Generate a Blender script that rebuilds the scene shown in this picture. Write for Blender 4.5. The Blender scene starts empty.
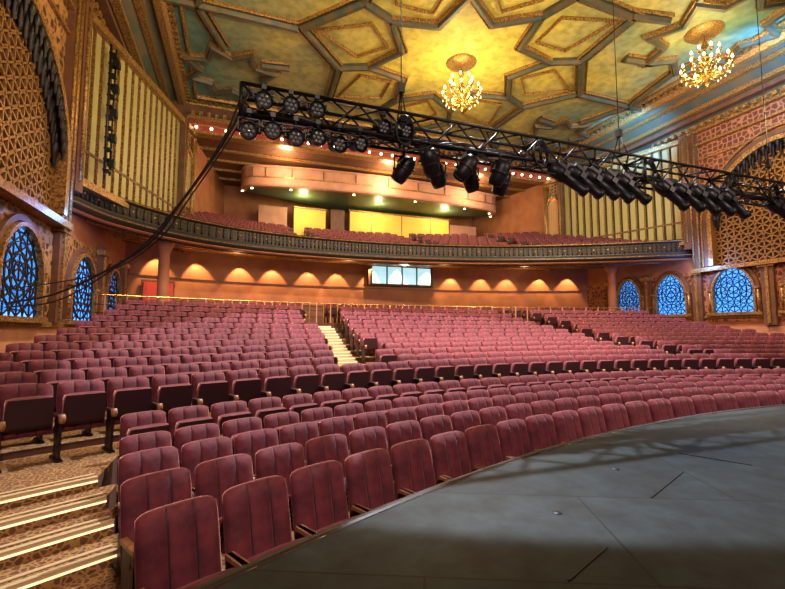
import bpy, bmesh, math, random
from mathutils import Vector, Matrix
random.seed(3)
scn=bpy.context.scene
try:
    scn.view_settings.view_transform='Standard'
    scn.view_settings.exposure=0.3
except Exception: pass
# ------------------------------------------------------------------ materials
def base(name):
    m=bpy.data.materials.new(name); m.use_nodes=True
    nt=m.node_tree; b=nt.nodes['Principled BSDF']
    return m,nt,b
def mat(name,col,rough=.6,metal=0,es=0,ecol=None,col2=None,nscale=5,bump=0,sheen=0,detail=3):
    m,nt,b=base(name)
    b.inputs['Base Color'].default_value=(*col,1)
    b.inputs['Roughness'].default_value=rough
    b.inputs['Metallic'].default_value=metal
    if sheen:
        b.inputs['Sheen Weight'].default_value=sheen
        b.inputs['Sheen Roughness'].default_value=.35
        b.inputs['Sheen Tint'].default_value=(1,.45,.42,1)
    if es:
        b.inputs['Emission Color'].default_value=(*(ecol or col),1)
        b.inputs['Emission Strength'].default_value=es
    if col2 or bump:
        tc=nt.nodes.new('ShaderNodeTexCoord'); n=nt.nodes.new('ShaderNodeTexNoise')
        n.inputs['Scale'].default_value=nscale; n.inputs['Detail'].default_value=detail
        nt.links.new(tc.outputs['Object'],n.inputs['Vector'])
        if col2:
            r=nt.nodes.new('ShaderNodeValToRGB')
            r.color_ramp.elements[0].position=.35; r.color_ramp.elements[1].position=.65
            r.color_ramp.elements[0].color=(*col,1); r.color_ramp.elements[1].color=(*col2,1)
            nt.links.new(n.outputs['Fac'],r.inputs['Fac']); nt.links.new(r.outputs['Color'],b.inputs['Base Color'])
        if bump:
            bp=nt.nodes.new('ShaderNodeBump'); bp.inputs['Strength'].default_value=bump; bp.inputs['Distance'].default_value=.05
            nt.links.new(n.outputs['Fac'],bp.inputs['Height']); nt.links.new(bp.outputs['Normal'],b.inputs['Normal'])
    return m
def lattice(name,dark,light,scale=4,rough=.45,w=.12,metal=0,bump=.6,rand=.35):
    m,nt,b=base(name)
    tc=nt.nodes.new('ShaderNodeTexCoord'); v=nt.nodes.new('ShaderNodeTexVoronoi')
    v.feature='DISTANCE_TO_EDGE'; v.inputs['Scale'].default_value=scale; v.inputs['Randomness'].default_value=rand
    nt.links.new(tc.outputs['Object'],v.inputs['Vector'])
    r=nt.nodes.new('ShaderNodeValToRGB')
    r.color_ramp.elements[0].color=(*light,1); r.color_ramp.elements[1].color=(*dark,1)
    r.color_ramp.elements[0].position=w*.6; r.color_ramp.elements[1].position=w*1.5
    nt.links.new(v.outputs['Distance'],r.inputs['Fac']); nt.links.new(r.outputs['Color'],b.inputs['Base Color'])
    bp=nt.nodes.new('ShaderNodeBump'); bp.inputs['Strength'].default_value=bump; bp.inputs['Distance'].default_value=.05
    nt.links.new(r.outputs['Color'],bp.inputs['Height'])
    nt.links.new(bp.outputs['Normal'],b.inputs['Normal'])
    b.inputs['Roughness'].default_value=rough; b.inputs['Metallic'].default_value=metal
    return m
M={}
M['velvet']=mat('seat_velvet',(.085,.012,.024),.8,col2=(.20,.030,.040),nscale=7,bump=.15,sheen=.55)
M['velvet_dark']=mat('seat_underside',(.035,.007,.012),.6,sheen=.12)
M['wood']=mat('armrest_wood',(.45,.22,.10),.4,col2=(.3,.13,.05),nscale=20)
M['iron']=mat('seat_iron',(.03,.015,.015),.45,.5)
M['black']=mat('black_metal',(.008,.008,.010),.45,.3)
M['carpet']=lattice('carpet_pattern',(.15,.06,.02),(.40,.21,.07),16,.95,.1,0,.1,.9)
M['riser']=mat('carpet_riser',(.10,.04,.02),.9)
M['strip']=mat('step_light',(1,.9,.7),.5,es=1.0,ecol=(1,.76,.40))
M['nosing']=mat('step_nosing',(.60,.43,.22),.6)
M['orange']=mat('orange_plaster',(.36,.14,.06),.7,col2=(.28,.10,.045),nscale=1.5,bump=.1)
M['beige']=mat('beige_plaster',(.52,.27,.18),.65,col2=(.44,.21,.14),nscale=2)
M['yellowp']=mat('yellow_panel',(.85,.52,.08),.6)
M['brown']=mat('brown_plaster',(.10,.042,.022),.6,col2=(.15,.065,.03),nscale=3,bump=.2)
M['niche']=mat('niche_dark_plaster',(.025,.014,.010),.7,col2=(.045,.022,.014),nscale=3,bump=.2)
M['latw']=lattice('arabesque_relief',(.05,.022,.012),(.36,.19,.07),4.2,.5,.1,0,.9,.55)
M['latr']=lattice('arabesque_relief_red',(.12,.035,.02),(.40,.16,.07),4.2,.5,.1,0,.9,.55)
M['gold']=mat('gilded_moulding',(.52,.30,.09),.35,.4,col2=(.11,.05,.02),nscale=18,bump=.4)
M['goldlat']=mat('gilded_tracery',(.33,.18,.06),.4,.4)
M['blueglow']=mat('window_blue_glass',(.05,.2,.5),.3,es=2.4,ecol=(.05,.27,.85),col2=(.6,.8,.9),nscale=3)
M['redglow']=mat('window_red_glass',(.6,.1,.05),.3,es=.9,ecol=(.9,.16,.06))
M['fascia']=lattice('balcony_fascia_relief',(.002,.003,.002),(.045,.028,.010),7,.6,.1,.1,.8,.1)
M['fasciap']=mat('balcony_fascia_paint',(.003,.004,.003),.55,col2=(.011,.008,.005),nscale=9)
M['slat']=mat('slat_cream_green',(.32,.30,.13),.5,col2=(.36,.30,.12),nscale=2)
M['slatgap']=mat('slat_gap_green',(.012,.014,.009),.6)
M['tierunder']=mat('tier_underside_green',(.05,.09,.05),.5)
M['redband']=mat('header_red',(.25,.025,.025),.5)
M['bulb']=mat('bulb_warm',(1,.85,.5),.3,es=14,ecol=(1,.75,.38))
M['screen']=mat('booth_glass',(.6,.9,1),.1,es=.75,ecol=(.45,.8,.9),col2=(.3,.5,.6),nscale=2)
M['crystal']=mat('crystal',(.9,.8,.6),.05,es=.8,ecol=(1,.8,.5))
M['brass']=mat('brass',(.65,.38,.1),.25,.9)
M['red']=mat('red_door',(.6,.05,.03),.5)
M['lens']=mat('lamp_lens',(.25,.27,.25),.08,.3)
M['cable']=mat('cable_rubber',(.01,.01,.01),.6)
# stage floor
m,nt,b=base('stage_floor_paint')
tc=nt.nodes.new('ShaderNodeTexCoord'); mp=nt.nodes.new('ShaderNodeMapping'); mp.inputs['Rotation'].default_value=(0,0,.42)
br=nt.nodes.new('ShaderNodeTexBrick'); br.inputs['Scale'].default_value=1.0
br.inputs['Brick Width'].default_value=2.4; br.inputs['Row Height'].default_value=1.2; br.inputs['Mortar Size'].default_value=.008
br.inputs['Color1'].default_value=(.014,.027,.034,1); br.inputs['Color2'].default_value=(.020,.034,.040,1); br.inputs['Mortar'].default_value=(.003,.004,.005,1)
nt.links.new(tc.outputs['Object'],mp.inputs['Vector']); nt.links.new(mp.outputs['Vector'],br.inputs['Vector'])
n=nt.nodes.new('ShaderNodeTexNoise'); n.inputs['Scale'].default_value=3.5; n.inputs['Detail'].default_value=10; n.inputs['Roughness'].default_value=.65; nt.links.new(tc.outputs['Object'],n.inputs['Vector'])
mx=nt.nodes.new('ShaderNodeMixRGB'); mx.blend_type='MULTIPLY'; mx.inputs['Fac'].default_value=1
r=nt.nodes.new('ShaderNodeValToRGB'); r.color_ramp.elements[0].position=.36; r.color_ramp.elements[1].position=.66
r.color_ramp.elements[0].color=(.5,.5,.5,1); r.color_ramp.elements[1].color=(1.7,1.7,1.65,1)
nt.links.new(n.outputs['Fac'],r.inputs['Fac']); nt.links.new(br.outputs['Color'],mx.inputs['Color1']); nt.links.new(r.outputs['Color'],mx.inputs['Color2'])
nt.links.new(mx.outputs['Color'],b.inputs['Base Color']); b.inputs['Roughness'].default_value=.62
b.inputs['Specular IOR Level'].default_value=.3
M['stage']=m
# ceiling painting : gold medallion centre fading to verdigris at the edges (object space)
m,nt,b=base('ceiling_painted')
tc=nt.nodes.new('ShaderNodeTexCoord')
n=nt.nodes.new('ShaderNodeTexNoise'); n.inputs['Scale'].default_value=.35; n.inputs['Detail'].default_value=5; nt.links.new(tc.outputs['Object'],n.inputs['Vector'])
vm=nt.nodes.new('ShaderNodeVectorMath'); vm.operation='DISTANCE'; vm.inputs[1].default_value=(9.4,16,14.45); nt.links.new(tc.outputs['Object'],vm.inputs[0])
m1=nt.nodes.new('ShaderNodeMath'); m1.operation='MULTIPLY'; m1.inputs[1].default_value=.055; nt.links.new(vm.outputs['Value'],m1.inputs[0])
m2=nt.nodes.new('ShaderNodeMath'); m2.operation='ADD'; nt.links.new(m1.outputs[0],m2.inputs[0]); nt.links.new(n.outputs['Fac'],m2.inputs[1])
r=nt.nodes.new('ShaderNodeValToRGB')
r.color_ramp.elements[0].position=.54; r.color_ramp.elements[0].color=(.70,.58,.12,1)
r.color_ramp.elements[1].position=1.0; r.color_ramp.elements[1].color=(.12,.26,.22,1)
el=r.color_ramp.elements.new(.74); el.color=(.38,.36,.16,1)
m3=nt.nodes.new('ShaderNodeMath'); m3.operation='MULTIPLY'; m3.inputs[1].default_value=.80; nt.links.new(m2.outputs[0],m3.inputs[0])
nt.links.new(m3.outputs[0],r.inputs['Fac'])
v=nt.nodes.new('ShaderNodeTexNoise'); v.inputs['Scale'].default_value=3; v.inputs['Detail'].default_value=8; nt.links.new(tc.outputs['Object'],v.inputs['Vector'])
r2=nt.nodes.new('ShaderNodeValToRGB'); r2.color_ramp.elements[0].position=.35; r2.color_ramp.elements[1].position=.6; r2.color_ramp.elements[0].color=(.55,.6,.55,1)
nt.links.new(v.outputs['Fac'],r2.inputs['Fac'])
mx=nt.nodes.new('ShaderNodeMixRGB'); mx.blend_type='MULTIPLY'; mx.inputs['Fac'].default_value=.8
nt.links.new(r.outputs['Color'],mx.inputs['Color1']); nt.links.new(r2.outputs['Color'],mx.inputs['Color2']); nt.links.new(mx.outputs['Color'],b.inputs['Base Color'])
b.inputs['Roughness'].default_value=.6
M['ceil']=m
M['cove']=mat('cove_teal',(.05,.08,.07),.6,col2=(.12,.09,.045),nscale=1.2)
M['rib']=mat('ceiling_rib',(.12,.08,.04),.5,col2=(.04,.065,.055),nscale=2.5,bump=.2)
# ------------------------------------------------------------------ mesh builder
class MB:
    def __init__(s): s.v=[];s.f=[];s.m=[];s.s=[];s.mats=[]
    def mi(s,k):
        if k not in s.mats: s.mats.append(k)
        return s.mats.index(k)
    def add(s,vs,fs,k,T=None,smooth=False):
        o=len(s.v)
        for p in vs:
            p=Vector(p)
            if T is not None: p=T@p
            s.v.append(p)
        i=s.mi(k)
        for f in fs:
            s.f.append([o+a for a in f]); s.m.append(i); s.s.append(smooth)
    def box(s,c,d,k,T=None):
        x,y,z=[a/2 for a in d]
        vs=[(c[0]+i*x,c[1]+j*y,c[2]+l*z) for i in(-1,1) for j in(-1,1) for l in(-1,1)]
        s.add(vs,[(0,1,3,2),(4,6,7,5),(0,4,5,1),(2,3,7,6),(0,2,6,4),(1,5,7,3)],k,T)
    def tube(s,pts,r,k,n=6,T=None,cap=True,smooth=True):
        pts=[Vector(p) for p in pts]; vs=[];fs=[]
        rr=r if isinstance(r,(list,tuple)) else [r]*len(pts)
        for i,p in enumerate(pts):
            d=(pts[min(i+1,len(pts)-1)]-pts[max(i-1,0)])
            if d.length<1e-9: d=Vector((0,0,1))
            d.normalize()
            u=Vector((0,0,1)) if abs(d.z)<.95 else Vector((1,0,0))
            a=d.cross(u).normalized(); bb=d.cross(a)
            for j in range(n):
                t=2*math.pi*j/n+math.pi/n
                vs.append(p+(a*math.cos(t)+bb*math.sin(t))*rr[i])
        for i in range(len(pts)-1):
            for j in range(n):
                fs.append((i*n+j,i*n+(j+1)%n,(i+1)*n+(j+1)%n,(i+1)*n+j))
        if cap:
            fs.append(tuple(range(n))); fs.append(tuple((len(pts)-1)*n+j for j in range(n)))
        s.add(vs,fs,k,T,smooth)
    def lathe(s,prof,c,k,n=16,T=None):
        vs=[];fs=[]
        for r,z in prof:
            for j in range(n):
                t=2*math.pi*j/n; vs.append((c[0]+r*math.cos(t),c[1]+r*math.sin(t),c[2]+z))
        for i in range(len(prof)-1):
            for j in range(n): fs.append((i*n+j,i*n+(j+1)%n,(i+1)*n+(j+1)%n,(i+1)*n+j))
        s.add(vs,fs,k,T,True)
    def sweep(s,path,prof,k,closed=False,smooth=False,T=None,capends=True):
        P=[Vector(p[:2]) for p in path]; n=len(P); vs=[];fs=[];q=len(prof)
        for i in range(n):
            if closed: a=P[(i-1)%n];c=P[(i+1)%n]
            else: a=P[max(i-1,0)];c=P[min(i+1,n-1)]
            d1=(P[i]-a); d2=(c-P[i])
            if d1.length<1e-6: d1=d2
            if d2.length<1e-6: d2=d1
            d1=d1.normalized(); d2=d2.normalized()
            n1=Vector((d1.y,-d1.x)); n2=Vector((d2.y,-d2.x)); nn=(n1+n2)
            if nn.length<1e-6: nn=n1
            nn.normalize(); sc=1/max(.35,nn.dot(n1))
            for o,z in prof:
                vs.append((P[i].x+nn.x*o*sc,P[i].y+nn.y*o*sc,z))
        for i in range(n if closed else n-1):
            j=(i+1)%n
            for t in range(q-1): fs.append((i*q+t,i*q+t+1,j*q+t+1,j*q+t))
        if not closed and capends and q>3:
            fs.append(tuple(range(q))); fs.append(tuple((n-1)*q+t for t in range(q)))
        s.add(vs,fs,k,T,smooth)
    def mesh(s,name):
        me=bpy.data.meshes.new(name); me.from_pydata([tuple(v) for v in s.v],[],s.f)
        for k in s.mats: me.materials.append(M[k])
        me.polygons.foreach_set('material_index',s.m); me.polygons.foreach_set('use_smooth',s.s)
        me.update()
        bm=bmesh.new(); bm.from_mesh(me); bmesh.ops.recalc_face_normals(bm,faces=bm.faces); bm.to_mesh(me); bm.free()
        return me
    def obj(s,name,loc=(0,0,0),parent=None):
        o=bpy.data.objects.new(name,s.mesh(name)); scn.collection.objects.link(o); o.location=loc
        if parent: o.parent=parent
        return o
def empty(name):
    e=bpy.data.objects.new(name,None); scn.collection.objects.link(e); e.empty_display_size=.3; return e
def frame(o,xd,nd):
    xd=Vector(xd).normalized(); nd=Vector(nd).normalized(); z=Vector((0,0,1))
    T=Matrix.Identity(4)
    for i in range(3):
        T[i][0]=xd[i];T[i][1]=nd[i];T[i][2]=z[i];T[i][3]=o[i]
    return T
def catmull(P,n=8):
    P=[Vector(p) for p in P]; Q=[P[0]*2-P[1]]+P+[P[-1]*2-P[-2]]; out=[]
    for i in range(1,len(Q)-2):
        for j in range(n):
            t=j/n;a,b_,c,d=Q[i-1],Q[i],Q[i+1],Q[i+2]
            out.append(.5*((2*b_)+(c-a)*t+(2*a-5*b_+4*c-d)*t*t+(3*b_-a-3*c+d)*t**3))
    out.append(P[-1]); return out
CX,CY=8.85,-13.25; HW=13.95
XL,XR=CX-HW,CX+HW   # -5.1, 22.8
# ------------------------------------------------------------------ stage
mb=MB(); N=72
arc=[]
for i in range(N+1):
    x=XL+(XR-XL)*i/N; arc.append((x,CY+math.sqrt(18.08**2-(x-CX)**2)))
top=[(x,y,.95) for x,y in arc]; back=[(x,-7,.95) for x,y in arc]
mb.add(top+back,[(i,i+1,N+2+i,N+1+i) for i in range(N)],'stage')
mb.add(top+[(x,y,0) for x,y in arc],[(i,i+1,N+2+i,N+1+i) for i in range(N)],'black')
mb.sweep(arc,[(0,.955),(-.02,.962),(-.05,.962),(-.05,.95)],'black')
mb.obj('stage_floor')
# ------------------------------------------------------------------ auditorium floor
def ringpts(R,n=60,xa=None,xb=None):
    xa=XL if xa is None else xa; xb=XR if xb is None else xb
    f0=math.asin((xa-CX)/R); f1=math.asin((xb-CX)/R)
    return [(CX+R*math.sin(f0+(f1-f0)*i/n),CY+R*math.cos(f0+(f1-f0)*i/n)) for i in range(n+1)]
def rings(mb,lst,k,kr,n=60,xa=None,xb=None):
    pz=None
    for (a,b_,z) in lst:
        A=ringpts(a,n,xa,xb);B=ringpts(b_,n,xa,xb)
        mb.add([(x,y,z) for x,y in A]+[(x,y,z) for x,y in B],[(i,i+1,n+2+i,n+1+i) for i in range(n)],k)
        if pz is not None:
            mb.add([(x,y,pz) for x,y in A]+[(x,y,z) for x,y in A],[(i,i+1,n+2+i,n+1+i) for i in range(n)],kr)
        pz=z
R0=23.4; DR=.88
def zrow(k): return .52+.095*k+.0065*k*k
mb=MB()
L=[(17,22.0,0),(22.0,22.8,.12)]
for k in range(12):
    a=22.8 if k==0 else R0+DR*k-DR+.27
    b_=R0+DR*k+.27 if k<11 else 33.7
    L.append((a,b_,zrow(k)))
L+= [(33.7,39.6,2.6)]
rings(mb,L,'carpet','riser')
mb.obj('floor')
EDGE=[-.60,-.86,-1.06,-1.24,-1.42]
def stairs(name,side):
    mb=MB()
    Ls=[(20.75,21.15,.13,-1.02),(21.15,21.55,.27,-1.14),(21.55,21.95,.40,-1.30),(21.95,22.79,.525,-1.48)]
    for a,b_,z,xb in Ls:
        xa=XL+.06
        A=ringpts(a,14,xa,xb);B=ringpts(b_,14,xa,xb)
        if side>0: A=[(2*CX-x,y) for x,y in A][::-1];B=[(2*CX-x,y) for x,y in B][::-1]
        nn=14
        mb.add([(x,y,z) for x,y in A]+[(x,y,z) for x,y in B],[(i,i+1,nn+2+i,nn+1+i) for i in range(nn)],'carpet')
        mb.add([(x,y,z-.14) for x,y in A]+[(x,y,z) for x,y in A],[(i,i+1,nn+2+i,nn+1+i) for i in range(nn)],'carpet')
        q=-1 if side<0 else 0
        mb.add([(A[q][0],A[q][1],0),(B[q][0],B[q][1],0),(B[q][0],B[q][1],z),(A[q][0],A[q][1],z)],[(0,1,2,3)],'riser')
        mb.sweep(A,[(.012,z-.03),(.012,z+.010),(-.05,z+.010),(-.05,z)],'nosing')
        mb.sweep(A,[(.012,z-.05),(.02,z-.05),(.02,z-.03),(.012,z-.03)],'strip')
        mb.sweep(A,[(-.11,z+.004),(-.11,z+.012),(-.16,z+.012),(-.16,z+.004)],'nosing')
    mb.obj(name)
stairs('carpeted_stairs',-1); stairs('carpeted_stairs',1)
def aisx(y): return 3.15+.075*(y-11)
for sd in (-1,1):
    mb=MB()
    for k in range(1,12):
        for h in (0,1):
            if k==11 and h==1: zt=zrow(11)+.1; R=33.7-.42
            elif h==1: zt=(zrow(k)+zrow(k+1))/2; R=R0+DR*k+.27-DR*.5
            else: zt=zrow(k); R=R0+DR*(k-1)+.27
            dep=DR*.5
            x=aisx(12+.7*(k-3)); f=math.asin((x-CX)/R); y=CY+R*math.cos(f)
            xx=x if sd<0 else 2*CX-x; ff=f if sd<0 else -f
            T=Matrix.Translation((xx,y,0))@Matrix.Rotation(-ff*.8,4,'Z')
            if h==1: mb.box((0,dep/2,zt-.05),(1.0,dep,.1),'carpet',T)
            mb.box((0,-.002,zt-.05),(1.0,.02,.09),'nosing',T)
            mb.box((0,.02,zt+.005),(1.0,.07,.010),'nosing',T)
            mb.box((0,-.016,zt-.025),(.98,.008,.012),'strip',T)
    mb.obj('aisle_stairs')
# ------------------------------------------------------------------ seats
def seatmesh(name,folded,detail=True):
    mb=MB()
    if detail:
        us=[-1+2*i/24 for i in range(25)]+[s*(1/3+e) for s in(-1,1) for e in(-.022,.022)]
        us=sorted(us)
    else: us=[-1,-.9,-.6,-.36,-1/3,-.30,0,.30,1/3,.36,.6,.9,1]
    nx=len(us); nz=9 if detail else 5
    w=.288; z0=.34; h=.65; tilt=math.radians(12)
    Fr=[];Bk=[]
    for j in range(nz):
        v=j/(nz-1)
        for u in us:
            x=w*u*(1-.03*v**6)
            z=z0+h*v-.03*abs(u)**9*v**4+ .010*v*(1-u*u)
            ch=.036*abs(math.cos(1.5*math.pi*u))**.4
            edge=(1-abs(u)**12)*(1-max(0,(v-.8)/.2)**3*.7)
            y=-(.03*edge+ch*edge)-.005
            T_=z-z0
            Fr.append((x,y+T_*math.tan(tilt)*1.0,z)); Bk.append((x,.045-.02*abs(u)**4+T_*math.tan(tilt),z))
    n=nx*nz; fs=[];fd=[]
    for j in range(nz-1):
        for i in range(nx-1):
            a=j*nx+i
            um=(us[i]+us[i+1])/2
            (fd if (abs(abs(um)-1/3)<.02 and 0<j) else fs).append((a,a+1,a+nx+1,a+nx)); fs.append((n+a,n+a+nx,n+a+nx+1,n+a+1))
    for i in range(nx-1):
        fs.append((i,n+i,n+i+1,i+1)); a=(nz-1)*nx+i; fs.append((a,a+1,n+a+1,n+a))
    for j in range(nz-1):
        a=j*nx; fs.append((a,a+nx,n+a+nx,n+a)); a=j*nx+nx-1; fs.append((a,n+a,n+a+nx,a+nx))
    V=[(x,y-.03,z) for x,y,z in Fr+Bk]
    o0=len(mb.v)
    mb.add(V,fs,'velvet',None,True)
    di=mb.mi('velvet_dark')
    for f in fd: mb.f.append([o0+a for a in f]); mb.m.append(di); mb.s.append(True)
    ang=math.radians(80 if folded else 26)
    T=Matrix.Translation((0,-.09,.43))@Matrix.Rotation(-ang,4,'X')
    nx2,ny2=(9,7); tp=[];bt=[]
    for j in range(ny2):
        v=j/(ny2-1)
        for i in range(nx2):
            u=-1+2*i/(nx2-1)
            x=.262*u*(1-.08*v**8)
            e=(1-abs(u)**6)*(1-abs(2*v-1)**8)
            tp.append((x,-.43*v+.02*abs(u)**4*v**4,.05+.035*e)); bt.append((x*.96,-.42*v,-.045))
    n=nx2*ny2; fs=[];fb=[]
    for j in range(ny2-1):
        for i in range(nx2-1):
            a=j*nx2+i; fs.append((a,a+1,a+nx2+1,a+nx2)); fb.append((n+a,n+a+nx2,n+a+nx2+1,n+a+1))
    for i in range(nx2-1):
        fb.append((i,n+i,n+i+1,i+1)); a=(ny2-1)*nx2+i; fs.append((a,a+1,n+a+1,n+a))
    for j in range(ny2-1):
        a=j*nx2; fs.append((a,a+nx2,n+a+nx2,n+a)); a=j*nx2+nx2-1; fs.append((a,n+a,n+a+nx2,a+nx2))
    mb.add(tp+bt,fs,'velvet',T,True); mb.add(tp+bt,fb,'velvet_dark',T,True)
    for sx in (-1,1):
        X=.297*sx
        mb.box((X,-.22,.29),(.022,.26,.56),'iron')
        mb.box((X,-.20,.015),(.06,.40,.03),'iron')
        prof=[]
        for t in range(7):
            a=math.pi*t/6; prof.append((X+.030*math.cos(a),-.36-.030*math.sin(a)))
        prof=[(X+.026,-.07)]+prof+[(X-.026,-.07)]
        q=len(prof)
        mb.add([(x,y,.575) for x,y in prof]+[(x,y,.608) for x,y in prof],[tuple(range(q)),tuple(range(q,2*q))]+[(i,(i+1)%q,q+(i+1)%q,q+i) for i in range(q)],'wood' if not folded else 'velvet_dark')
        mb.tube([(X,-.385,.51),(X,-.40,.56),(X,-.385,.615)],[.032,.040,.034],'wood',8)
        mb.tube([(X,-.34,.59),(X,-.28,.45)],.02,'iron',5)
    return mb.mesh(name)
seat_open=seatmesh('theater_seat_open',False); seat_fold=seatmesh('theater_seat_folded',True); seat_far=seatmesh('theater_seat_far',True,False)
def place(parent,me,x,y,z,rz,name='theater_seat'):
    o=bpy.data.objects.new(name,me); scn.collection.objects.link(o); o.location=(x,y,z); o.rotation_euler=(0,0,rz); o.parent=parent; return o
PITCH=.60
e=empty('front_orchestra_seating')
for k in range(5):
    R=19.06+.84*k; z=0 if k<4 else .12
    xa=EDGE[k]+.3; f=math.asin((xa-CX)/R); f1=-f
    n=int((f1-f)*R/PITCH)
    for i in range(n+1):
        ff=f+(f1-f)*i/n
        place(e,seat_open if k<3 else seat_fold,CX+R*math.sin(ff),CY+R*math.cos(ff),z,-ff+random.uniform(-.012,.012))
e=empty('rear_orchestra_seating')
for k in range(14):
    R=R0+DR*k; z=zrow(k)
    if k==12: R=35.2; z=2.6
    if k==13: R=36.2; z=2.6
    f0=math.asin((XL+(.95+.07*k if k<12 else 3.2)-CX)/R); n=int(-2*f0*R/PITCH)
    for i in range(n+1):
        ff=f0-2*f0*i/n; x=CX+R*math.sin(ff); y=CY+R*math.cos(ff)
        xm=x if x<CX else 2*CX-x
        if k>0 and abs(xm-aisx(12+.7*(k-3)))<.80: continue
        place(e,seat_fold if k<4 else seat_far,x,y,z,-ff)
mb=MB()
A=ringpts(34.15,80,XL+.3,XR-.3)
for z,rr in ((3.55,.03),(3.2,.02),(2.9,.02)):
    mb.tube([(x,y,z) for x,y in A],rr,'brass' if rr>.025 else 'iron',5)
for i in range(0,len(A),1):
    x,y=A[i]; mb.box((x,y,3.1),(.05,.05,.98),'beige' if i%2 else 'brass')
mb.obj('brass_guard_rail')
# ------------------------------------------------------------------ walls
mb=MB()
mb.box((XL-.15,10,6.5),(.3,34,13.0),'orange'); mb.obj('wall_left')
mb=MB()
mb.box((XR+.15,10,6.5),(.3,34,13.0),'orange'); mb.obj('wall_right')
bw=catmull([(XL,23.6),(0,25.7),(9,26.4),(17,25.4),(XR,23.2)],10)
mb=MB()
mb.sweep(bw,[(0,2.5),(0,6.5),(-.2,6.5),(-.2,2.5)],'orange')
mb.sweep(bw,[(.0,2.6),(.05,2.6),(.05,3.7),(.09,3.75),(.09,3.82),(0,3.85)],'brown')
mb.sweep(bw,[(0,4.95),(.05,4.95),(.05,5.0),(0,5.0)],'brown')
mb.obj('wall_back')
def inside(x,z,w,hs,rise):
    if z<.02 or abs(x)>w: return False
    if z<hs: return True
    t=(z-hs)/rise
    return t<1 and abs(x)<w*math.sqrt(max(0,1-t**1.6))
def outline(w,hs,rise,n=14):
    P=[(-w,0),(-w,hs)]
    for i in range(1,2*n):
        t=1-abs(i-n)/n
        th=t*math.pi/2
        zz=math.sin(th)
        xx=w*math.sqrt(max(0,1-zz**1.6))
        P.append((-xx if i<n else xx,hs+rise*zz))
    P+= [(w,hs),(w,0)]
    return P
def polyf(mb,P,y,k,T):
    n=len(P); vs=[(x,y,z) for x,z in P]
    vs.append((0,y,min(p[1] for p in P)+.3))
    mb.add(vs,[(i,(i+1)%n,n) for i in range(n)],k,T)
def tracery(mb,w,hs,rise,y,k,T,step,r,kind=0):
    segs=[]
    H=hs+rise; ny=int(H/step)+2; nx=int(w/step)+2
    for j in range(-1,ny):
        for i in range(-nx,nx+1):
            cx=i*step+(step/2 if j%2 else 0); cz=j*step*.87
            rr=step*.5
            n=10
            ps=[(cx+rr*math.cos(2*math.pi*t/n),cz+rr*math.sin(2*math.pi*t/n)) for t in range(n+1)]
            segs+=list(zip(ps[:-1],ps[1:]))
            for t in range(3):
                a=math.pi*t/3+math.pi/6
                q=rr*.95
                ps=[(cx-q*math.cos(a),cz-q*math.sin(a)),(cx,cz),(cx+q*math.cos(a),cz+q*math.sin(a))]
                segs+=list(zip(ps[:-1],ps[1:]))
    if kind:
        for j in range(1,5):
            R_=w*.22*j; n=20
            ps=[(R_*math.cos(2*math.pi*t/n),hs+R_*math.sin(2*math.pi*t/n)) for t in range(n+1)]
            segs+=list(zip(ps[:-1],ps[1:]))
    for a,b_ in segs:
        if inside((a[0]+b_[0])/2,(a[1]+b_[1])/2,w,hs,rise):
            mb.tube([(a[0],y,a[1]),(b_[0],y,b_[1])],r,k,4,T,cap=False,smooth=False)
def archframe(mb,w,hs,rise,y0,d,t,k,T):
    P=outline(w,hs,rise); Q=outline(w+t,hs,rise+t*1.1)
    n=len(P)
    vs=[(x,y0+d,z) for x,z in P]+[(x,y0+d,z) for x,z in Q]+[(x,y0,z) for x,z in P]+[(x,y0,z) for x,z in Q]
    fs=[]
    for i in range(n-1):
        fs+= [(i,i+1,n+i+1,n+i),(i,i+1,2*n+i+1,2*n+i),(n+i,n+i+1,3*n+i+1,3*n+i)]
    mb.add(vs,fs,k,T)
def window(name,T,w,h,glow='blueglow'):
    mb=MB(); hs=h*.5; rise=h*.5
    polyf(mb,outline(w,hs,rise),.03,glow,T)
    tracery(mb,w,hs,rise,.09,'black',T,w*.62,.022,1)
    archframe(mb,w,hs,rise,.0,.22,.1,'gold',T)
    archframe(mb,w+.13,hs,rise+.14,.0,.14,.14,'brown',T)
    mb.box((0,.12,-.08),(2*w+.7,.28,.14),'gold',T)
    for sx in (-1,1):
        mb.tube([(sx*(w+.18),.16,0),(sx*(w+.18),.16,hs)],.06,'gold',8,T)
        mb.box((sx*(w+.18),.16,hs+.05),(.2,.2,.12),'gold',T)
    mb.obj(name)
for i,(y,w) in enumerate(((12.9,1.1),(17.5,1.2),(21.3,1.1),(8.3,1.1))):
    window('window_%d'%(i+1),frame((XL,y,2.6),(0,-1,0),(1,0,0)),w,2.2)
for i,(y,w) in enumerate(((13.9,.9),(17.1,.85),(19.8,.8),(10.8,.9))):
    window('window_%d'%(i+5),frame((XR,y,3.15),(0,1,0),(-1,0,0)),w,2.15)
def door(name,T,k):
    mb=MB(); mb.box((0,.03,1.05),(1.5,.06,2.1),'brown',T)
    for s in(-1,1):
        mb.box((s*.35,.07,1.02),(.64,.05,1.94),k,T); mb.box((s*.35,.1,1.4),(.4,.02,.8),k,T); mb.box((s*.35,.1,.5),(.4,.02,.6),k,T); mb.box((s*.08,.12,1.0),(.03,.04,.3),'brass',T)
    mb.obj(name)
door('door_1',frame((-3.7,24.12,2.65),(1,.42,0),(.42,-1,0)),'red')
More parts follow.
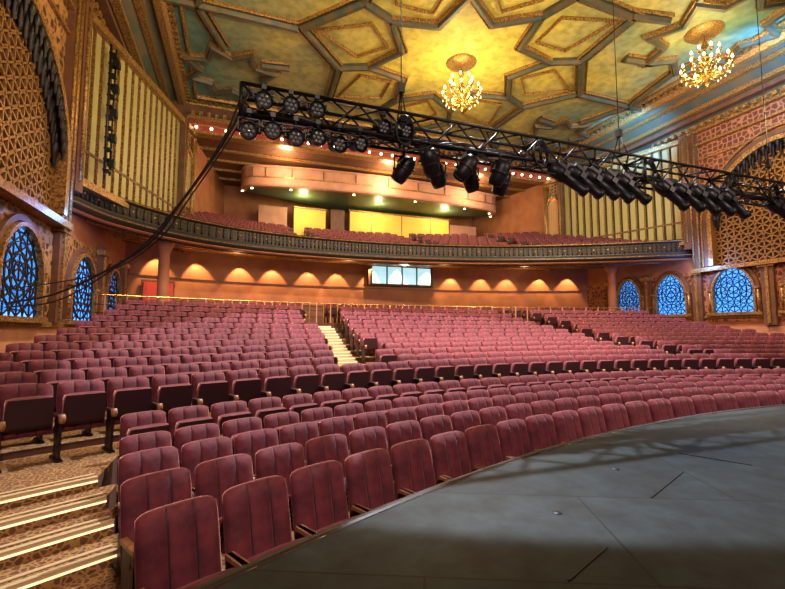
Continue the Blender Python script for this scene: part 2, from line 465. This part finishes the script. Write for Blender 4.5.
def sidewall(name,T,hs,rise,w,k):
    mb=MB()
    H0=5.35
    mb.box((-2.3,.03,(H0+12.8)/2),(13.0,.06,12.8-H0),k,T)
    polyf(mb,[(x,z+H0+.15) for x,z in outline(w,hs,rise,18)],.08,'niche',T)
    T2=T@Matrix.Translation((0,0,H0+.15))
    tracery(mb,w,hs,rise,.15,'goldlat',T2,.62,.034)
    archframe(mb,w,hs,rise,.05,.45,.2,'gold',T2)
    archframe(mb,w+.3,hs,rise+.3,.05,.30,.2,'brown',T2)
    archframe(mb,w+.6,hs,rise+.7,.05,.2,.1,'gold',T2)
    P=outline(w-.15,hs,rise-.15,14)
    for (x,z) in P[1:-1]:
        for d,r,hh in ((.22,.13,.6),(.42,.085,.4)):
            mb.lathe([(0,-hh),(r*.45,-hh*.8),(r*.6,-hh*.35),(r,-.08),(r,.2),(0,.2)],(0,0,0),'black',7,T2@Matrix.Translation((x,d,z+.05)))
    mb.box((0,.2,.0),(13,.4,.2),'gold',T@Matrix.Translation((-2.3,0,H0+.0)))
    mb.box((-2.3,.15,12.75),(13,.35,.25),'gold',T)
    mb.box((-2.3,.12,12.0),(13,.25,.12),'gold',T)
    mb.box((-2.3,.10,11.2),(13,.12,.10),'gold',T)
    for px in (-4.2,3.92):
        mb.box((px,.14,(H0+12.8)/2),(.40,.28,12.8-H0),'brown',T)
        mb.tube([(px-.15,.32,H0),(px-.15,.32,12.7)],.055,'gold',6,T); mb.tube([(px+.15,.32,H0),(px+.15,.32,12.7)],.055,'gold',6,T)
    mb.obj(name)
sidewall('trim_1',frame((XL,11.15,0),(0,1,0),(1,0,0)),1.8,2.6,3.1,'latw')
sidewall('trim_2',frame((XR,11.5,0),(0,1,0),(-1,0,0)),2.3,2.9,3.0,'latr')
for nm,x0,sg,k in (('trim_3',XL,1,'latw'),('trim_4',XR,-1,'latr')):
    T=frame((x0,15,0),(0,1,0),(sg,0,0)); mb=MB()
    mb.box((-3.5,.015,4.0),(15,.03,2.6),k,T); mb.box((7.5,.015,4.0),(7,.03,2.6),k,T)
    mb.box((0,.02,1.7),(22,.04,1.5),'beige',T)
    mb.box((0,.06,2.42 if sg>0 else 2.95),(22,.12,.14),'gold',T)
    for y in ((10.5,15.25,19.5,23) if sg>0 else (9,12.4,15.6,18.5,21.2)):
        mb.box((y-15,.1,4.0),(.5,.2,3.0),'brown',T); mb.box((y-15,.22,4.0),(.12,.08,2.8),'gold',T)
        mb.box((y-15,.16,5.25),(.66,.3,.2),'gold',T)
    mb.obj(nm)
# ------------------------------------------------------------------ balcony
bf=catmull([(XL,15.6),(-4.25,17.9),(-2.1,20.3),(1,21.8),(5,22.35),(9,22.15),(14.2,20.9),(19.0,18.6),(XR,15.9)],10)
mb=MB()
mb.sweep(bf,[(-.15,6.95),(-.18,7.1),(.12,7.14),(.16,7.08),(.12,7.02),(.06,6.98)],'fasciap')
mb.sweep(bf,[(.06,6.98),(.04,6.5)],'fascia')
mb.sweep(bf,[(.04,6.5),(.14,6.48),(.16,6.42),(.1,6.38),(.2,6.3),(.2,6.22),(.05,6.12),(-.02,6.05),(-.3,6.05)],'fasciap',smooth=True)
mb.sweep(bf,[(-.15,7.0),(-.15,6.4)],'brown')
mb.sweep(bf,[(.205,6.30),(.225,6.28),(.205,6.26)],'gold')
mb.sweep(bf,[(.165,7.1),(.185,7.08),(.165,7.05)],'gold')
mb.sweep(bf,[(.05,6.12),(.08,6.08),(-.0,6.03),(-.05,6.05)],'orange')
pts=[]
for a,b_ in zip(bf[:-1],bf[1:]):
    L_=(b_-a).length; n_=max(1,int(round(L_/.24)))
    for i in range(n_): pts.append((a+(b_-a)*(i/n_),(b_-a).normalized()))
for i,(p,d) in enumerate(pts):
    T=frame((p.x,p.y,0),(d.x,d.y,0),(d.y,-d.x,0))
    mb.tube([(0,.08,6.52),(0,.10,6.62),(0,.07,6.75),(0,.10,6.88),(0,.08,6.96)],[.03,.045,.02,.04,.03],'fasciap',5,T)
    if i%3==0: mb.tube([(0.1,.09,6.74),(.1,.12,6.74)],.045,'goldlat',6,T)
balc=mb
def strip(mb,A,B,za,zb,k):
    n=min(len(A),len(B)); 
    vs=[(a[0],a[1],za) for a in A[:n]]+[(b[0],b[1],zb) for b in B[:n]]
    mb.add(vs,[(i,i+1,n+i+1,n+i) for i in range(n-1)],k)
def resamp(P,n):
    P=[Vector((p[0],p[1])) for p in P]; x0,x1=P[0].x,P[-1].x; out=[]
    for i in range(n):
        x=x0+(x1-x0)*i/(n-1)
        for a,b_ in zip(P[:-1],P[1:]):
            if a.x-1e-6<=x<=b_.x+1e-6:
                t=(x-a.x)/max(1e-6,b_.x-a.x); out.append((x,a.y+(b_.y-a.y)*t)); break
    return out
fA=resamp(bf,80); fB=resamp(bw,80)
strip(balc,fA,fB,6.06,6.5,'brown')
for t in (.25,.5,.75):
    P=[(a[0],a[1]+(b_[1]-a[1])*t) for a,b_ in zip(fA,fB)]
    zz=6.06+.44*t
    balc.sweep(P,[(-.08,zz+.02),(-.08,zz-.08),(.08,zz-.08),(.08,zz+.02)],'gold')
def off(P,d): return [(p[0],p[1]+d) for p in P]
BR=7; BZ=.30
zc=6.5
for k in range(BR+1):
    a=.9*k+ (0 if k==0 else .6); b_=.9*(k+1)+.6
    A=off(fA,a);B=off(fA,b_)
    if k==BR:
        B=[(p[0],max(31.9,p[1]+a+.1)) for p in fA]
    if k==0: A=off(fA,.15)
    strip(balc,A,B,zc+BZ*k,zc+BZ*k,'carpet')
    if k>0: strip(balc,A,A,zc+BZ*(k-1),zc+BZ*k,'riser')
balc.obj('balcony')
e=empty('balcony_seating')
P=[Vector(p) for p in resamp(bf,400)]
for k in range(BR):
    d=1.35+.9*k; x=-4.4+.34*k; xe=22.2-.34*k
    while x<xe:
        i=min(398,max(0,int((x-XL)/(XR-XL)*399))); a=P[max(0,i-4)];b_=P[min(399,i+4)]; tn=(b_-a).normalized()
        y=P[i].y+(P[i+1].y-P[i].y)*.5+d
        if not(abs(x-3.6)<.6 or abs(x-11.2)<.55 or abs(x-16.5)<.6):
            place(e,seat_far,x,y,zc+BZ*k,math.atan2(tn.y,tn.x)*.6)
        x+=.62*max(.75,tn.x)
mb=MB()
mb.box((9,32.1,9.6),(24,.2,7.0),'orange')
mb.obj('wall_balcony_back')
mb=MB()
for i in range(5):
    y0=24.45+i*1.5; z=12.78-.05*i
    mb.box((8.9,y0+.75,z),(23,1.5,.12),'brown'); mb.box((8.9,y0+.05,z-.1),(23,.14,.14),'gold')
mb.obj('ceiling_balcony_soffit')
for i,(x0,x1) in enumerate(((-2.6,-1.0),(20.3,18.9))):
    mb=MB(); y0,y1=24,32.1
    sx=-1 if i==0 else 1
    mb.add([(x0,y0,6.3),(x1,y1,6.3),(x1,y1,12.7),(x0,y0,12.7),(x0+sx*.2,y0,6.3),(x1+sx*.2,y1,6.3),(x1+sx*.2,y1,12.7),(x0+sx*.2,y0,12.7)],[(0,1,2,3),(4,5,6,7),(0,4,7,3)],'orange')
    mb.obj('wall_balcony_%s'%('left' if i==0 else 'right'))
mb=MB()
mb.box((11.6,30.0,9.8),(8.0,.25,2.2),'yellowp'); mb.box((11.6,29.95,10.95),(8.2,.4,.1),'gold')
for x in (9.2,11.6,14.0): mb.box((x,29.85,9.8),(.06,.06,2.2),'gold')
mb.obj('yellow_parapet')
mb=MB()
mb.box((4.7,30.0,9.75),(2.2,.25,2.0),'yellowp'); mb.box((4.7,29.95,10.8),(2.3,.4,.1),'gold')
mb.box((2.2,30.2,9.7),(1.9,.25,2.2),'beige')
mb.box((6.7,30.2,9.9),(1.0,.5,2.1),'brown')
mb.box((17,30.2,9.7),(2.4,.25,1.9),'beige')
mb.obj('beige_parapet')
mb=MB()
ZT=11.2
ut=catmull([(.1,28.6),(.35,27.6),(1.5,27.1),(5,26.6),(9.3,26.4),(13.6,26.6),(17.2,27.1),(18.4,27.6),(18.7,28.6)],6)
mb.sweep(ut,[(-.3,ZT),(.0,ZT),(.05,ZT+.1),(.05,ZT+.5),(.0,ZT+.55),(.0,ZT+1.15),(.06,ZT+1.2),(.06,ZT+1.3),(-.3,ZT+1.3)],'beige')
for a in ut[::3]: mb.box((a.x,a.y-.03,ZT+.85),(.05,.08,.6),'brown')
mb.add([(p.x,p.y,ZT+.01) for p in ut]+[(9.3,31.95,ZT+.01)],[(i,i+1,len(ut)) for i in range(len(ut)-1)],'tierunder')
mb.sweep(ut,[(.06,ZT+.5),(.09,ZT+.5),(.09,ZT+.58),(.06,ZT+.58)],'gold')
mb.box((2,29,11.95),(.3,.3,1.3),'brown'); mb.box((17,29,11.95),(.3,.3,1.3),'brown')
for p in ut[3:-3:6]:
    mb.lathe([(0,-.05),(.07,-.03),(.07,.0)],(p.x,p.y+.5,ZT-.01),'bulb',8)
mb.obj('upper_tier_box')
mb=MB()
mb.box((8.9,24.15,12.95),(23.0,.5,.5),'redband')
mb.box((8.9,23.95,12.55),(23.0,.5,.14),'gold'); mb.box((8.9,23.75,13.28),(23.0,.4,.14),'gold')
mb.box((8.9,23.9,13.0),(23.0,.12,.08),'gold')
mb.box((8.9,24.3,13.9),(26,.4,1.2),'brown')
for i in range(60): mb.box((-2.4+i*.385,23.72,13.5),(.16,.25,.22),'gold')
for i in range(32):
    x=-2.2+i*.72
    mb.lathe([(0,-.07),(.05,-.05),(.07,0),(.05,.05),(0,.07)],(x,23.66,12.78),'bulb',8)
mb.obj('marquee_header')
def slatwall(name,A,B):
    A=Vector(A);B=Vector(B); d=(B-A); L_=d.length; d.normalize(); nrm=Vector((d.y,-d.x))
    c=Vector((CX,15)); 
    if (c-A).dot(nrm)<0: nrm=-nrm
    T=frame((A.x,A.y,0),(d.x,d.y,0),(nrm.x,nrm.y,0)); mb=MB()
    mb.box((L_/2,-.1,9.7),(L_,.2,6.5),'slatgap',T)
    n=15; w0=.45; w1=L_-1.35
    for i in range(n):
        x=w0+(w1-w0)*(i+.5)/n; W=(w1-w0)/n
        mb.box((x,.04,9.7),(W*.60,.08,5.4),'slat',T)
        mb.box((x-W*.42,.06,9.7),(W*.06,.12,5.4),'gold',T)
    mb.box(((w0+w1)/2,.06,8.1),(w1-w0,.1,.1),'brown',T)
    for z in (6.95,12.5): mb.box((L_/2,.15,z),(L_,.35,.25),'gold',T)
    for x in (.2,w1+.12): mb.box((x,.18,9.7),(.34,.36,6.3),'brown',T); mb.tube([(x,.38,6.9),(x,.38,12.6)],.06,'gold',6,T)
    Tn=T@Matrix.Translation((L_-.6,.0,7.9))
    mb.box((L_-.55,.06,9.7),(1.1,.12,6.3),'latw',T)
    T3=Tn@Matrix.Translation((0,.1,.6))
    polyf(mb,outline(.45,1.9,.9),.03,'redglow',T3); tracery(mb,.45,1.9,.9,.07,'slat',T3,.26,.025); archframe(mb,.45,1.9,.9,0,.18,.1,'gold',T3)
    mb.tube([(.5,.25,-1.2),(.5,.25,4.3)],.13,'gold',10,T@Matrix.Translation((L_-.6,0,7.9)))
    mb.obj(name)
slatwall('wall_slatted_left',(XL,15.5),(-2.5,24.0))
slatwall('wall_slatted_right',(XR,15.7),(20.2,24.0))
for x,y in ((-3.0,20.8),(20.9,19.4)):
    mb=MB(); mb.lathe([(.32,0),(.32,.15),(.24,.22),(.22,3.0),(.26,3.1),(.36,3.35),(.4,3.47)],(x,y,2.6),'orange',16); mb.obj('balcony_column')
mb=MB()
bx,by=10.1,26.15
mb.box((bx,by,5.80),(4.5,.3,1.3),'brown'); 
for i in range(4): mb.box((bx-1.56+i*1.04,by-.17,5.80),(.96,.05,1.1),'screen')
for i in range(5): mb.box((bx-2.08+i*1.04,by-.22,5.80),(.07,.1,1.2),'black')
for z in (5.2,6.4): mb.box((bx,by-.22,z),(4.3,.1,.1),'black')
mb.obj('control_booth_window')
# ------------------------------------------------------------------ ceiling
CZ=14.45
mb=MB()
x0,x1,y0,y1=-3.0,20.7,-4,24.3
mb.add([(x0,y0,CZ),(x1,y0,CZ),(x1,y1,CZ),(x0,y1,CZ)],[(0,1,2,3)],'ceil')
mb.add([(x0,y0,CZ),(x0,y1,CZ),(XL,y1,12.9),(XL,y0,12.9)],[(0,1,2,3)],'cove')
mb.add([(x1,y0,CZ),(x1,y1,CZ),(XR,y1,12.9),(XR,y0,12.9)],[(0,1,2,3)],'cove')
mb.obj('ceiling')
def ribs(mb,path,closed,w,h,k='rib'):
    mb.sweep(path,[(-w/2,CZ+.02),(-w/2,CZ-h*.5),(-w*.25,CZ-h),(w*.25,CZ-h),(w/2,CZ-h*.5),(w/2,CZ+.02)],k,closed)
def star(cx,cy,Ra,Rb,n=8,a0=0):
    return [(cx+(Ra if i%2==0 else Rb)*math.cos(a0+math.pi*i/n),cy+(Ra if i%2==0 else Rb)*math.sin(a0+math.pi*i/n)) for i in range(2*n)]
mb=MB()
def starset(cx,cy,s,outer=True,a0=math.pi/8):
    ribs(mb,star(cx,cy,4.1*s,2.75*s,8,a0),True,.26,.28)
    ribs(mb,star(cx,cy,4.1*s+.24,2.75*s+.18,8,a0),True,.07,.18,'gold')
    ribs(mb,star(cx,cy,3.75*s,2.5*s,8,a0),True,.07,.14,'gold')
    if outer:
        O=star(cx,cy,5.5*s,7.0*s,8,a0)
        ribs(mb,O,True,.26,.28); ribs(mb,star(cx,cy,5.25*s,6.7*s,8,a0),True,.07,.14,'gold')
        ribs(mb,star(cx,cy,5.8*s,7.35*s,8,a0),True,.06,.14,'gold')
        for i in range(8):
            a=a0+2*math.pi*i/8
            ribs(mb,[(cx+4.1*s*math.cos(a),cy+4.1*s*math.sin(a)),(cx+5.5*s*math.cos(a),cy+5.5*s*math.sin(a))],False,.26,.28)
            a=a0+2*math.pi*(i+.5)/8
            k_=[(cx+q*s*math.cos(a+d),cy+q*s*math.sin(a+d)) for q,d in ((3.4,0),(4.6,.24),(6.4,0),(4.6,-.24))]
            ribs(mb,k_,True,.07,.14,'gold')
starset(9.2,16.5,1.0)
for c,s in (((18.1,11.2),.62),((-.3,11.2),.62),((9.0,5.6),.85),((18.3,20.9),.5),((-.5,20.9),.5),((18.1,2.5),.62),((-.2,2.5),.62)):
    starset(c[0],c[1],s,False)
def seg(a,b_,w=.26): 
    ribs(mb,[a,b_],False,w,.28)
    d=Vector((b_[0]-a[0],b_[1]-a[1])).normalized(); n_=Vector((d.y,-d.x))*.24
    for q in (1,-1): ribs(mb,[(a[0]+n_.x*q,a[1]+n_.y*q),(b_[0]+n_.x*q,b_[1]+n_.y*q)],False,.06,.14,'gold')
for a,b_ in (((14.2,21.7),(16.5,24.2)),((3.8,21.7),(1.5,24.2)),((9,23.5),(9,24.3)),((16,16.6),(20.7,16.6)),((2,16.6),(-3,16.6)),
             ((14.0,11.5),(15.6,11.2)),((4.0,11.5),(2.3,11.2)),((16,19.4),(17.2,19.6)),((2,19.4),(.8,19.6)),((16,13.6),(17.4,13.4)),((2,13.6),(.5,13.4)),
             ((12.4,7),(15.6,10)),((5.6,7),(2.2,10)),((12.4,4.2),(15.6,2.8)),((5.6,4.2),(2.3,2.8)),((18.1,5),(18.1,8.7)),((-.2,5),(-.2,8.7)),((19.6,16.6),(19.0,13.6)),((-1.7,16.6),(-1,13.6)),((19.6,16.6),(18.6,18.9)),((-1.7,16.6),(-.8,18.9))):
    seg(a,b_)
B=[(x0,y0),(x1,y0),(x1,y1),(x0,y1)]
ribs(mb,B,True,.5,.4,'gold'); 
ribs(mb,[(x0+.75,y0),(x1-.75,y0),(x1-.75,y1-.75),(x0+.75,y1-.75)],True,.16,.2,'gold')
for xx in (x0+.35,x1-.35):
    y=y0
    while y<y1: mb.box((xx,y,CZ-.1),(.22,.14,.22),'gold'); y+=.34
x=x0
while x<x1: mb.box((x,y1-.35,CZ-.1),(.14,.22,.22),'gold'); x+=.34
mb.obj('ceiling_ribs')
mb=MB()
for xw,sg in ((XL,1),(XR,-1)):
    for f,z in ((0,12.95),(.35,13.2),(.6,13.45)):
        mb.box((xw+sg*(f*1.3+.15),10.2,z+.02),(.3,28,.2),'gold' if f!=.35 else 'brown')
    y=-3
    while y<24: mb.box((xw+sg*.4,y,12.85),(.3,.18,.2),'gold'); y+=.4
    mb.box((xw+sg*1.5,10.2,13.95),(.25,28,.2),'gold')
mb.obj('trim_cornice')
# ------------------------------------------------------------------ chandeliers
def chandelier(x,y,zc,s):
    mb=MB(); O=(0,0,0)
    mb.lathe([(.7,0),(.65,-.06),(.4,-.1),(.15,-.16),(.03,-.2)],(0,0,CZ-zc),'gold',20)
    mb.tube([(0,0,CZ-zc-.1),(0,0,.9*s)],.02,'brass',6)
    mb.lathe([(0,-1.0),(.05,-.95),(.1,-.85),(.05,-.75),(.16,-.6),(.22,-.45),(.1,-.3),(.06,-.1),(.12,.05),(.15,.2),(.06,.35),(.05,.6),(.14,.75),(.05,.95),(0,1.0)],O,'brass',12,Matrix.Scale(s,4))
    for lv,(n,R,z) in enumerate(((12,.85,-.3),(8,.5,.25))):
        for i in range(n):
            a=2*math.pi*i/n+lv*.2; c,sn=math.cos(a),math.sin(a)
            pr=[(.1,z-.1),(.3*R,z-.3),(.65*R,z-.32),(.95*R,z-.15),(R,z+.05)]
            mb.tube([(r*c*s,r*sn*s,zz*s) for r,zz in pr],.026*s,'brass',5)
            mb.lathe([(0,0),(.07*s,.02*s),(.08*s,.05*s)],(R*c*s,R*sn*s,(z+.04)*s),'brass',8)
            mb.tube([(R*c*s,R*sn*s,(z+.06)*s),(R*c*s,R*sn*s,(z+.2)*s)],.025*s,'slat',6)
            mb.lathe([(0,0),(.04*s,.03*s),(.045*s,.07*s),(.02*s,.13*s),(0,.17*s)],(R*c*s,R*sn*s,(z+.2)*s),'bulb',8)
            for q in (0,.5):
                mb.lathe([(0,-.16),(.03,-.1),(.0,0)],(0,0,0),'crystal',5,Matrix.Translation((R*(1-q*.4)*c*s,R*(1-q*.4)*sn*s,(z-.05-q*.3)*s)))
    mb.obj('chandelier',(x,y,zc))
    l=bpy.data.lights.new('chandelier_glow','POINT'); l.energy=500; l.color=(1,.68,.30); l.shadow_soft_size=.3
    o=bpy.data.objects.new('chandelier_glow',l); o.location=(x,y,zc-1.5*s); scn.collection.objects.link(o)
    l=bpy.data.lights.new('chandelier_uplight','POINT'); l.energy=620; l.color=(1,.86,.26); l.shadow_soft_size=.15
    o=bpy.data.objects.new('chandelier_uplight',l); o.location=(x,y,CZ-1.35); scn.collection.objects.link(o)
chandelier(9.35,16.5,13.15,1.0); chandelier(17.7,11.3,13.1,1.0); chandelier(-.3,11.3,13.1,1.0)
# ------------------------------------------------------------------ truss
TY,TZ=6.5,5.46; TW=.46
def truss(xa,xb):
    mb=MB()
    for dy in (0,TW):
        for dz in (0,TW): mb.tube([(xa,TY+dy,TZ+dz),(xb,TY+dy,TZ+dz)],.032,'black',6)
    n=int((xb-xa)/.44); st=(xb-xa)/n
    for i in range(n):
        a=xa+i*st;b_=a+st
        z0,z1=(TZ,TZ+TW) if i%2 else (TZ+TW,TZ)
        for dy in (0,TW): mb.tube([(a,TY+dy,z0),(b_,TY+dy,z1)],.018,'black',5)
        y0_,y1_=(TY,TY+TW) if i%2 else (TY+TW,TY)
        for dz in (0,TW): mb.tube([(a,y0_,TZ+dz),(b_,y1_,TZ+dz)],.018,'black',5)
        if i%6==0:
            for p,q in (((0,0),(0,TW)),((0,TW),(TW,TW)),((TW,TW),(TW,0)),((TW,0),(0,0))):
                mb.tube([(a,TY+p[0],TZ+p[1]),(a,TY+q[0],TZ+q[1])],.03,'black',6)
    for k in range(3):
        P=[(xa+(xb-xa)*i/60,TY+.08+.12*k+.05*math.sin(i*1.3+k),TZ+.06+.05*k+.06*math.sin(i*.9+k*2)) for i in range(61)]
        mb.tube(P,.035,'cable',6)
    P=[(xa+(xb-xa)*i/120,TY-.03,TZ-.06-.16*abs(math.sin(i*.45))) for i in range(121)]
    mb.tube(P,.014,'cable',5)
    P=[(xa+(xb-xa)*i/120,TY+.1,TZ-.02-.12*abs(math.sin(i*.31+1))) for i in range(121)]
    mb.tube(P,.018,'cable',5)
    for cx in (2.55,5.3,8.1,12.2):
        for q in range(4):
            P=[(cx+.16*math.cos(t*math.pi/8),TY-.05-.02*q,TZ+.1+(.2+.02*q)*math.sin(t*math.pi/8)) for t in range(17)]
            mb.tube(P,.014,'cable',5)
    mb.obj('lighting_truss')
truss(-.02,17.5)
mb=MB()
for x,y in ((2.6,TY+.2),(7.6,TY+.2),(12.6,TY+.2)):
    mb.tube([(x,y,TZ+TW),(x,y,CZ)],.010,'black',5); mb.tube([(x,y-.2,TZ+TW),(x,y,TZ+1.0),(x,y+.2,TZ+TW)],.014,'black',5)
    mb.box((x,y,TZ+1.0),(.1,.1,.16),'black')
mb.obj('rigging_cables')
def par():
    mb=MB()
    mb.lathe([(.06,.2),(.1,.19),(.11,.1),(.115,-.02),(.135,-.05),(.125,-.055)],(0,0,0),'black',14)
    mb.lathe([(0,-.03),(.11,-.035)],(0,0,0),'black',14)
    for i in range(6):
        a=i*math.pi/3; mb.lathe([(0,-.05),(.025,-.048),(.03,-.03)],(.065*math.cos(a),.065*math.sin(a),0),'lens',8)
    mb.lathe([(0,-.05),(.025,-.048),(.03,-.03)],(0,0,0),'lens',8)
    return mb.mesh('par_can')
def elli():
    mb=MB(); S=Matrix.Scale(1.12,4)
    mb.lathe([(.0,.42),(.09,.4),(.12,.3),(.12,.1),(.09,.04),(.085,-.3),(.1,-.31),(.1,-.4),(.085,-.4)],(0,0,0),'black',14,S)
    mb.lathe([(0,-.385),(.085,-.39)],(0,0,0),'lens',14,S)
    mb.box((.13,0,.12),(.03,.1,.1),'black',S); mb.box((0,.13,.22),(.16,.06,.2),'black',S)
    return mb.mesh('ellipsoidal')
def mover():
    mb=MB()
    mb.lathe([(0,.24),(.11,.22),(.15,.1),(.145,-.14),(.12,-.24),(.10,-.24)],(0,0,0),'black',16)
    mb.lathe([(0,-.20),(.10,-.21)],(0,0,0),'lens',14)
    mb.lathe([(.155,.02),(.165,0),(.155,-.02)],(0,0,0),'iron',16)
    mb.box((0,.13,.12),(.12,.08,.16),'black')
    return mb.mesh('moving_head')
pm,em,mm=par(),elli(),mover()
def lampfix(name,me,x,y,z,aim,yw,drop=.38):
    e=empty(name); e.location=(x,y,z)
    o=bpy.data.objects.new('lamp_housing',me); scn.collection.objects.link(o); o.parent=e; o.location=(0,0,-drop)
    d=Vector(aim).normalized()
    o.rotation_mode='QUATERNION'; o.rotation_quaternion=(-d).to_track_quat('Z','Y')
    mb=MB(); w=yw
    mb.tube([(0,0,0),(0,0,-.1)],.025,'black',6); mb.box((0,0,0),(.07,.09,.07),'black')
    mb.box((0,0,-.11),(2*w,.04,.015),'black')
    for s in(-1,1): mb.box((s*w,0,-.11-(drop-.11)/2),(.012,.04,drop-.1),'black'); mb.tube([(s*(w-.03),0,-drop),(s*(w+.03),0,-drop)],.025,'black',6)
    mb.obj('yoke',parent=e)
for i in range(6):
    lampfix('par_light',pm,.1+i*.34,TY,TZ+.03+.0*i,(.1*(i-1),-1,-.25),.15,.24 if i%2 else .3)
for i in range(3):
    lampfix('par_light',pm,.3+i*.4,TY,TZ+TW-.02,(.15,-1,-.3),.15,.2)
for i,x in enumerate((2.2,2.6)):
    lampfix('par_light',pm,x,TY,TZ+TW-.1,(.3,-1,-.5),.15,.22)
for i,x in enumerate((2.75,3.05,3.4,3.75,4.1,4.45,4.8)):
    lampfix('moving_head_light',mm,x,TY+(.0 if i%2 else TW),TZ,(random.uniform(-.9,.9),random.uniform(.2,.8),-1),.18,.34)
for i,x in enumerate((6.0,6.4,6.8,7.2,7.65,8.8,9.3,9.8,10.3,10.8,12.6,13.2,13.8,14.4,15.0)):
    lampfix('ellipsoidal_spotlight',em,x,TY,TZ,(.85,-.12,-.5-.08*(i%2)) ,.15,.28)
def cab(mb,P,r): mb.tube(catmull(P,8),r,'cable',6)
mb=MB()
cab(mb,[(.1,TY,5.85),(-.2,6.8,5.2),(-.85,7.4,4.3),(-1.55,8.25,3.62),(-3.2,10,3.0),(-4.7,11.7,2.85)],.022)
cab(mb,[(.0,TY,5.75),(-.3,6.8,5.05),(-.95,7.4,4.15),(-1.7,8.25,3.5),(-3.2,10,2.85),(-4.7,11.6,2.75)],.015)
cab(mb,[(.05,TY,5.6),(-.1,6.6,5.2),(-.7,7.2,4.35),(-1.3,8.1,3.75),(-2.4,9.3,3.3),(-4.7,11.4,3.1)],.012)
mb.obj('truss_power_cable')
mb=MB()
for dx in (0,.32):
    mb.tube([(-4.35+dx*.3,16.7+dx*.9,7.6),(-4.35+dx*.3,16.7+dx*.9,12.2)],.035,'black',6)
for i in range(12): z=7.7+i*.38; mb.box((-4.30,16.84,z),(.2,.34,.05),'black'); 
for i in range(5): z=8+i*.9; mb.box((-4.2,16.9,z),(.2,.25,.25),'black')
mb.obj('ladder_light_boom')
mb=MB()
for (x,y,a,l) in ((1.9,2.0,.4,.5),(3.5,2.75,.4,.9),(4.6,3.1,-1.1,.6)):
    T=Matrix.Translation((x,y,.953))@Matrix.Rotation(a,4,'Z'); mb.box((0,0,0),(l,.012,.006),'black',T)
for (x,y) in ((2.2,2.6),(3.4,3.2),(4.7,2.5)):
    mb.lathe([(0,.004),(.03,.004),(.035,0)],(x,y,.952),'black',12)
mb.obj('stage_floor_hatch')
# ------------------------------------------------------------------ lights
def light(kind,name,loc,en,col,aim=None,size=.2,ang=60,blend=.5):
    l=bpy.data.lights.new(name,kind); l.energy=en; l.color=col; l.shadow_soft_size=size
    o=bpy.data.objects.new(name,l); scn.collection.objects.link(o); o.location=loc
    if kind=='SPOT': l.spot_size=math.radians(ang); l.spot_blend=blend
    if aim: o.rotation_euler=(Vector(aim)-Vector(loc)).to_track_quat('-Z','Y').to_euler()
    return o
light('SPOT','behind_camera_fill',(1,-2.5,8.5),2000,(1,.72,.62),(3,12,4.6),.4,88,.15)  # unseen fill spot added behind the camera, facing the audience
light('SPOT','behind_camera_fill',(14,-3.5,8.5),2600,(1,.72,.62),(13,12,4.4),.4,88,.15)  # second added fill, out of view on the right of the stage
light('SPOT','house_wash',(8,6,13.2),12500,(1,.68,.50),(9,20.5,2.0),.3,80,.6)
light('SPOT','down_spot',(6.4,11.3,13.6),9500,(.86,.90,1.0),(6.4,11.3,0),.08,77.5,.02)  # added spot; its cone edge forms the shadow line on the stage
light('SPOT','down_spot',(0.5,15.5,13.6),4200,(1,.78,.6),(0,15,0),.15,80,.5)
light('SPOT','down_spot',(16.5,15.5,13.6),5000,(1,.78,.6),(16.5,15,0),.15,90,.5)
light('SPOT','ceiling_uplight',(3,3,7),1700,(1,.88,.45),(5,13,14.4),.4,110,.8)
light('SPOT','ceiling_uplight',(14,5,7),2300,(1,.88,.45),(12,16,14.4),.4,110,.8)
light('SPOT','side_wash',(3,8,9),1000,(1,.56,.25),(-5,13,8),.4,100,.6)
light('SPOT','side_wash',(14,9,9),1500,(1,.50,.30),(22.8,13,8),.4,100,.6)
light('SPOT','cove_blue',(19.6,9,12.6),1400,(.1,.45,1),(22,13,14),.3,120,.6)
light('SPOT','cove_blue',(19.6,17,12.6),900,(.1,.45,1),(22,18,14),.3,120,.6)
light('SPOT','slat_light',(0,15,8.2),350,(1,.95,.5),(-4,20,9.8),.3,80,.6)
light('SPOT','slat_light',(17,15,8.2),420,(1,.95,.5),(21.5,20,9.8),.3,80,.6)
light('POINT','blue_accent',(-4.2,14.9,5.6),90,(.1,.3,1),None,.15)
light('POINT','blue_accent',(21.8,15.0,5.6),150,(.1,.3,1),None,.15)
light('SPOT','stage_warm',(14,8,7),500,(1,.90,.75),(10,4,.95),.2,60,.8)
for i in range(14):
    p=fB[4+int(i*5.5)]; light('SPOT','wall_downlight',(p[0],p[1]-.62,6.3),430,(1,.60,.25),(p[0],p[1]-.05,4.2),.04,72,.35)
for i in range(4):
    light('POINT','under_balcony',(0+i*5.8,22.9,5.7),45,(1,.58,.28),None,.2)
for x in (2.5,9,15.5): light('POINT','balcony_room',(x,25.4,11.9),270,(1,.64,.34),None,.2)
for x in (4,9.3,14.5): light('POINT','tier_down',(x,28.4,10.8),150,(1,.78,.35),None,.15)
light('SPOT','booth_spill',(10.1,25.5,5.8),200,(1,.85,.7),(10.1,19,3),.3,100,.8)
w=bpy.data.worlds.new('hall_ambient'); scn.world=w; w.use_nodes=True
w.node_tree.nodes['Background'].inputs[0].default_value=(.68,.70,.85,1); w.node_tree.nodes['Background'].inputs[1].default_value=.08
# ------------------------------------------------------------------ camera
c=bpy.data.cameras.new('camera'); c.lens=36*430/785; c.sensor_width=36; c.clip_start=.05
o=bpy.data.objects.new('camera',c); scn.collection.objects.link(o); o.location=(0,0,2.25)
o.rotation_euler=(math.radians(94.8),0,math.radians(-20)); scn.camera=o
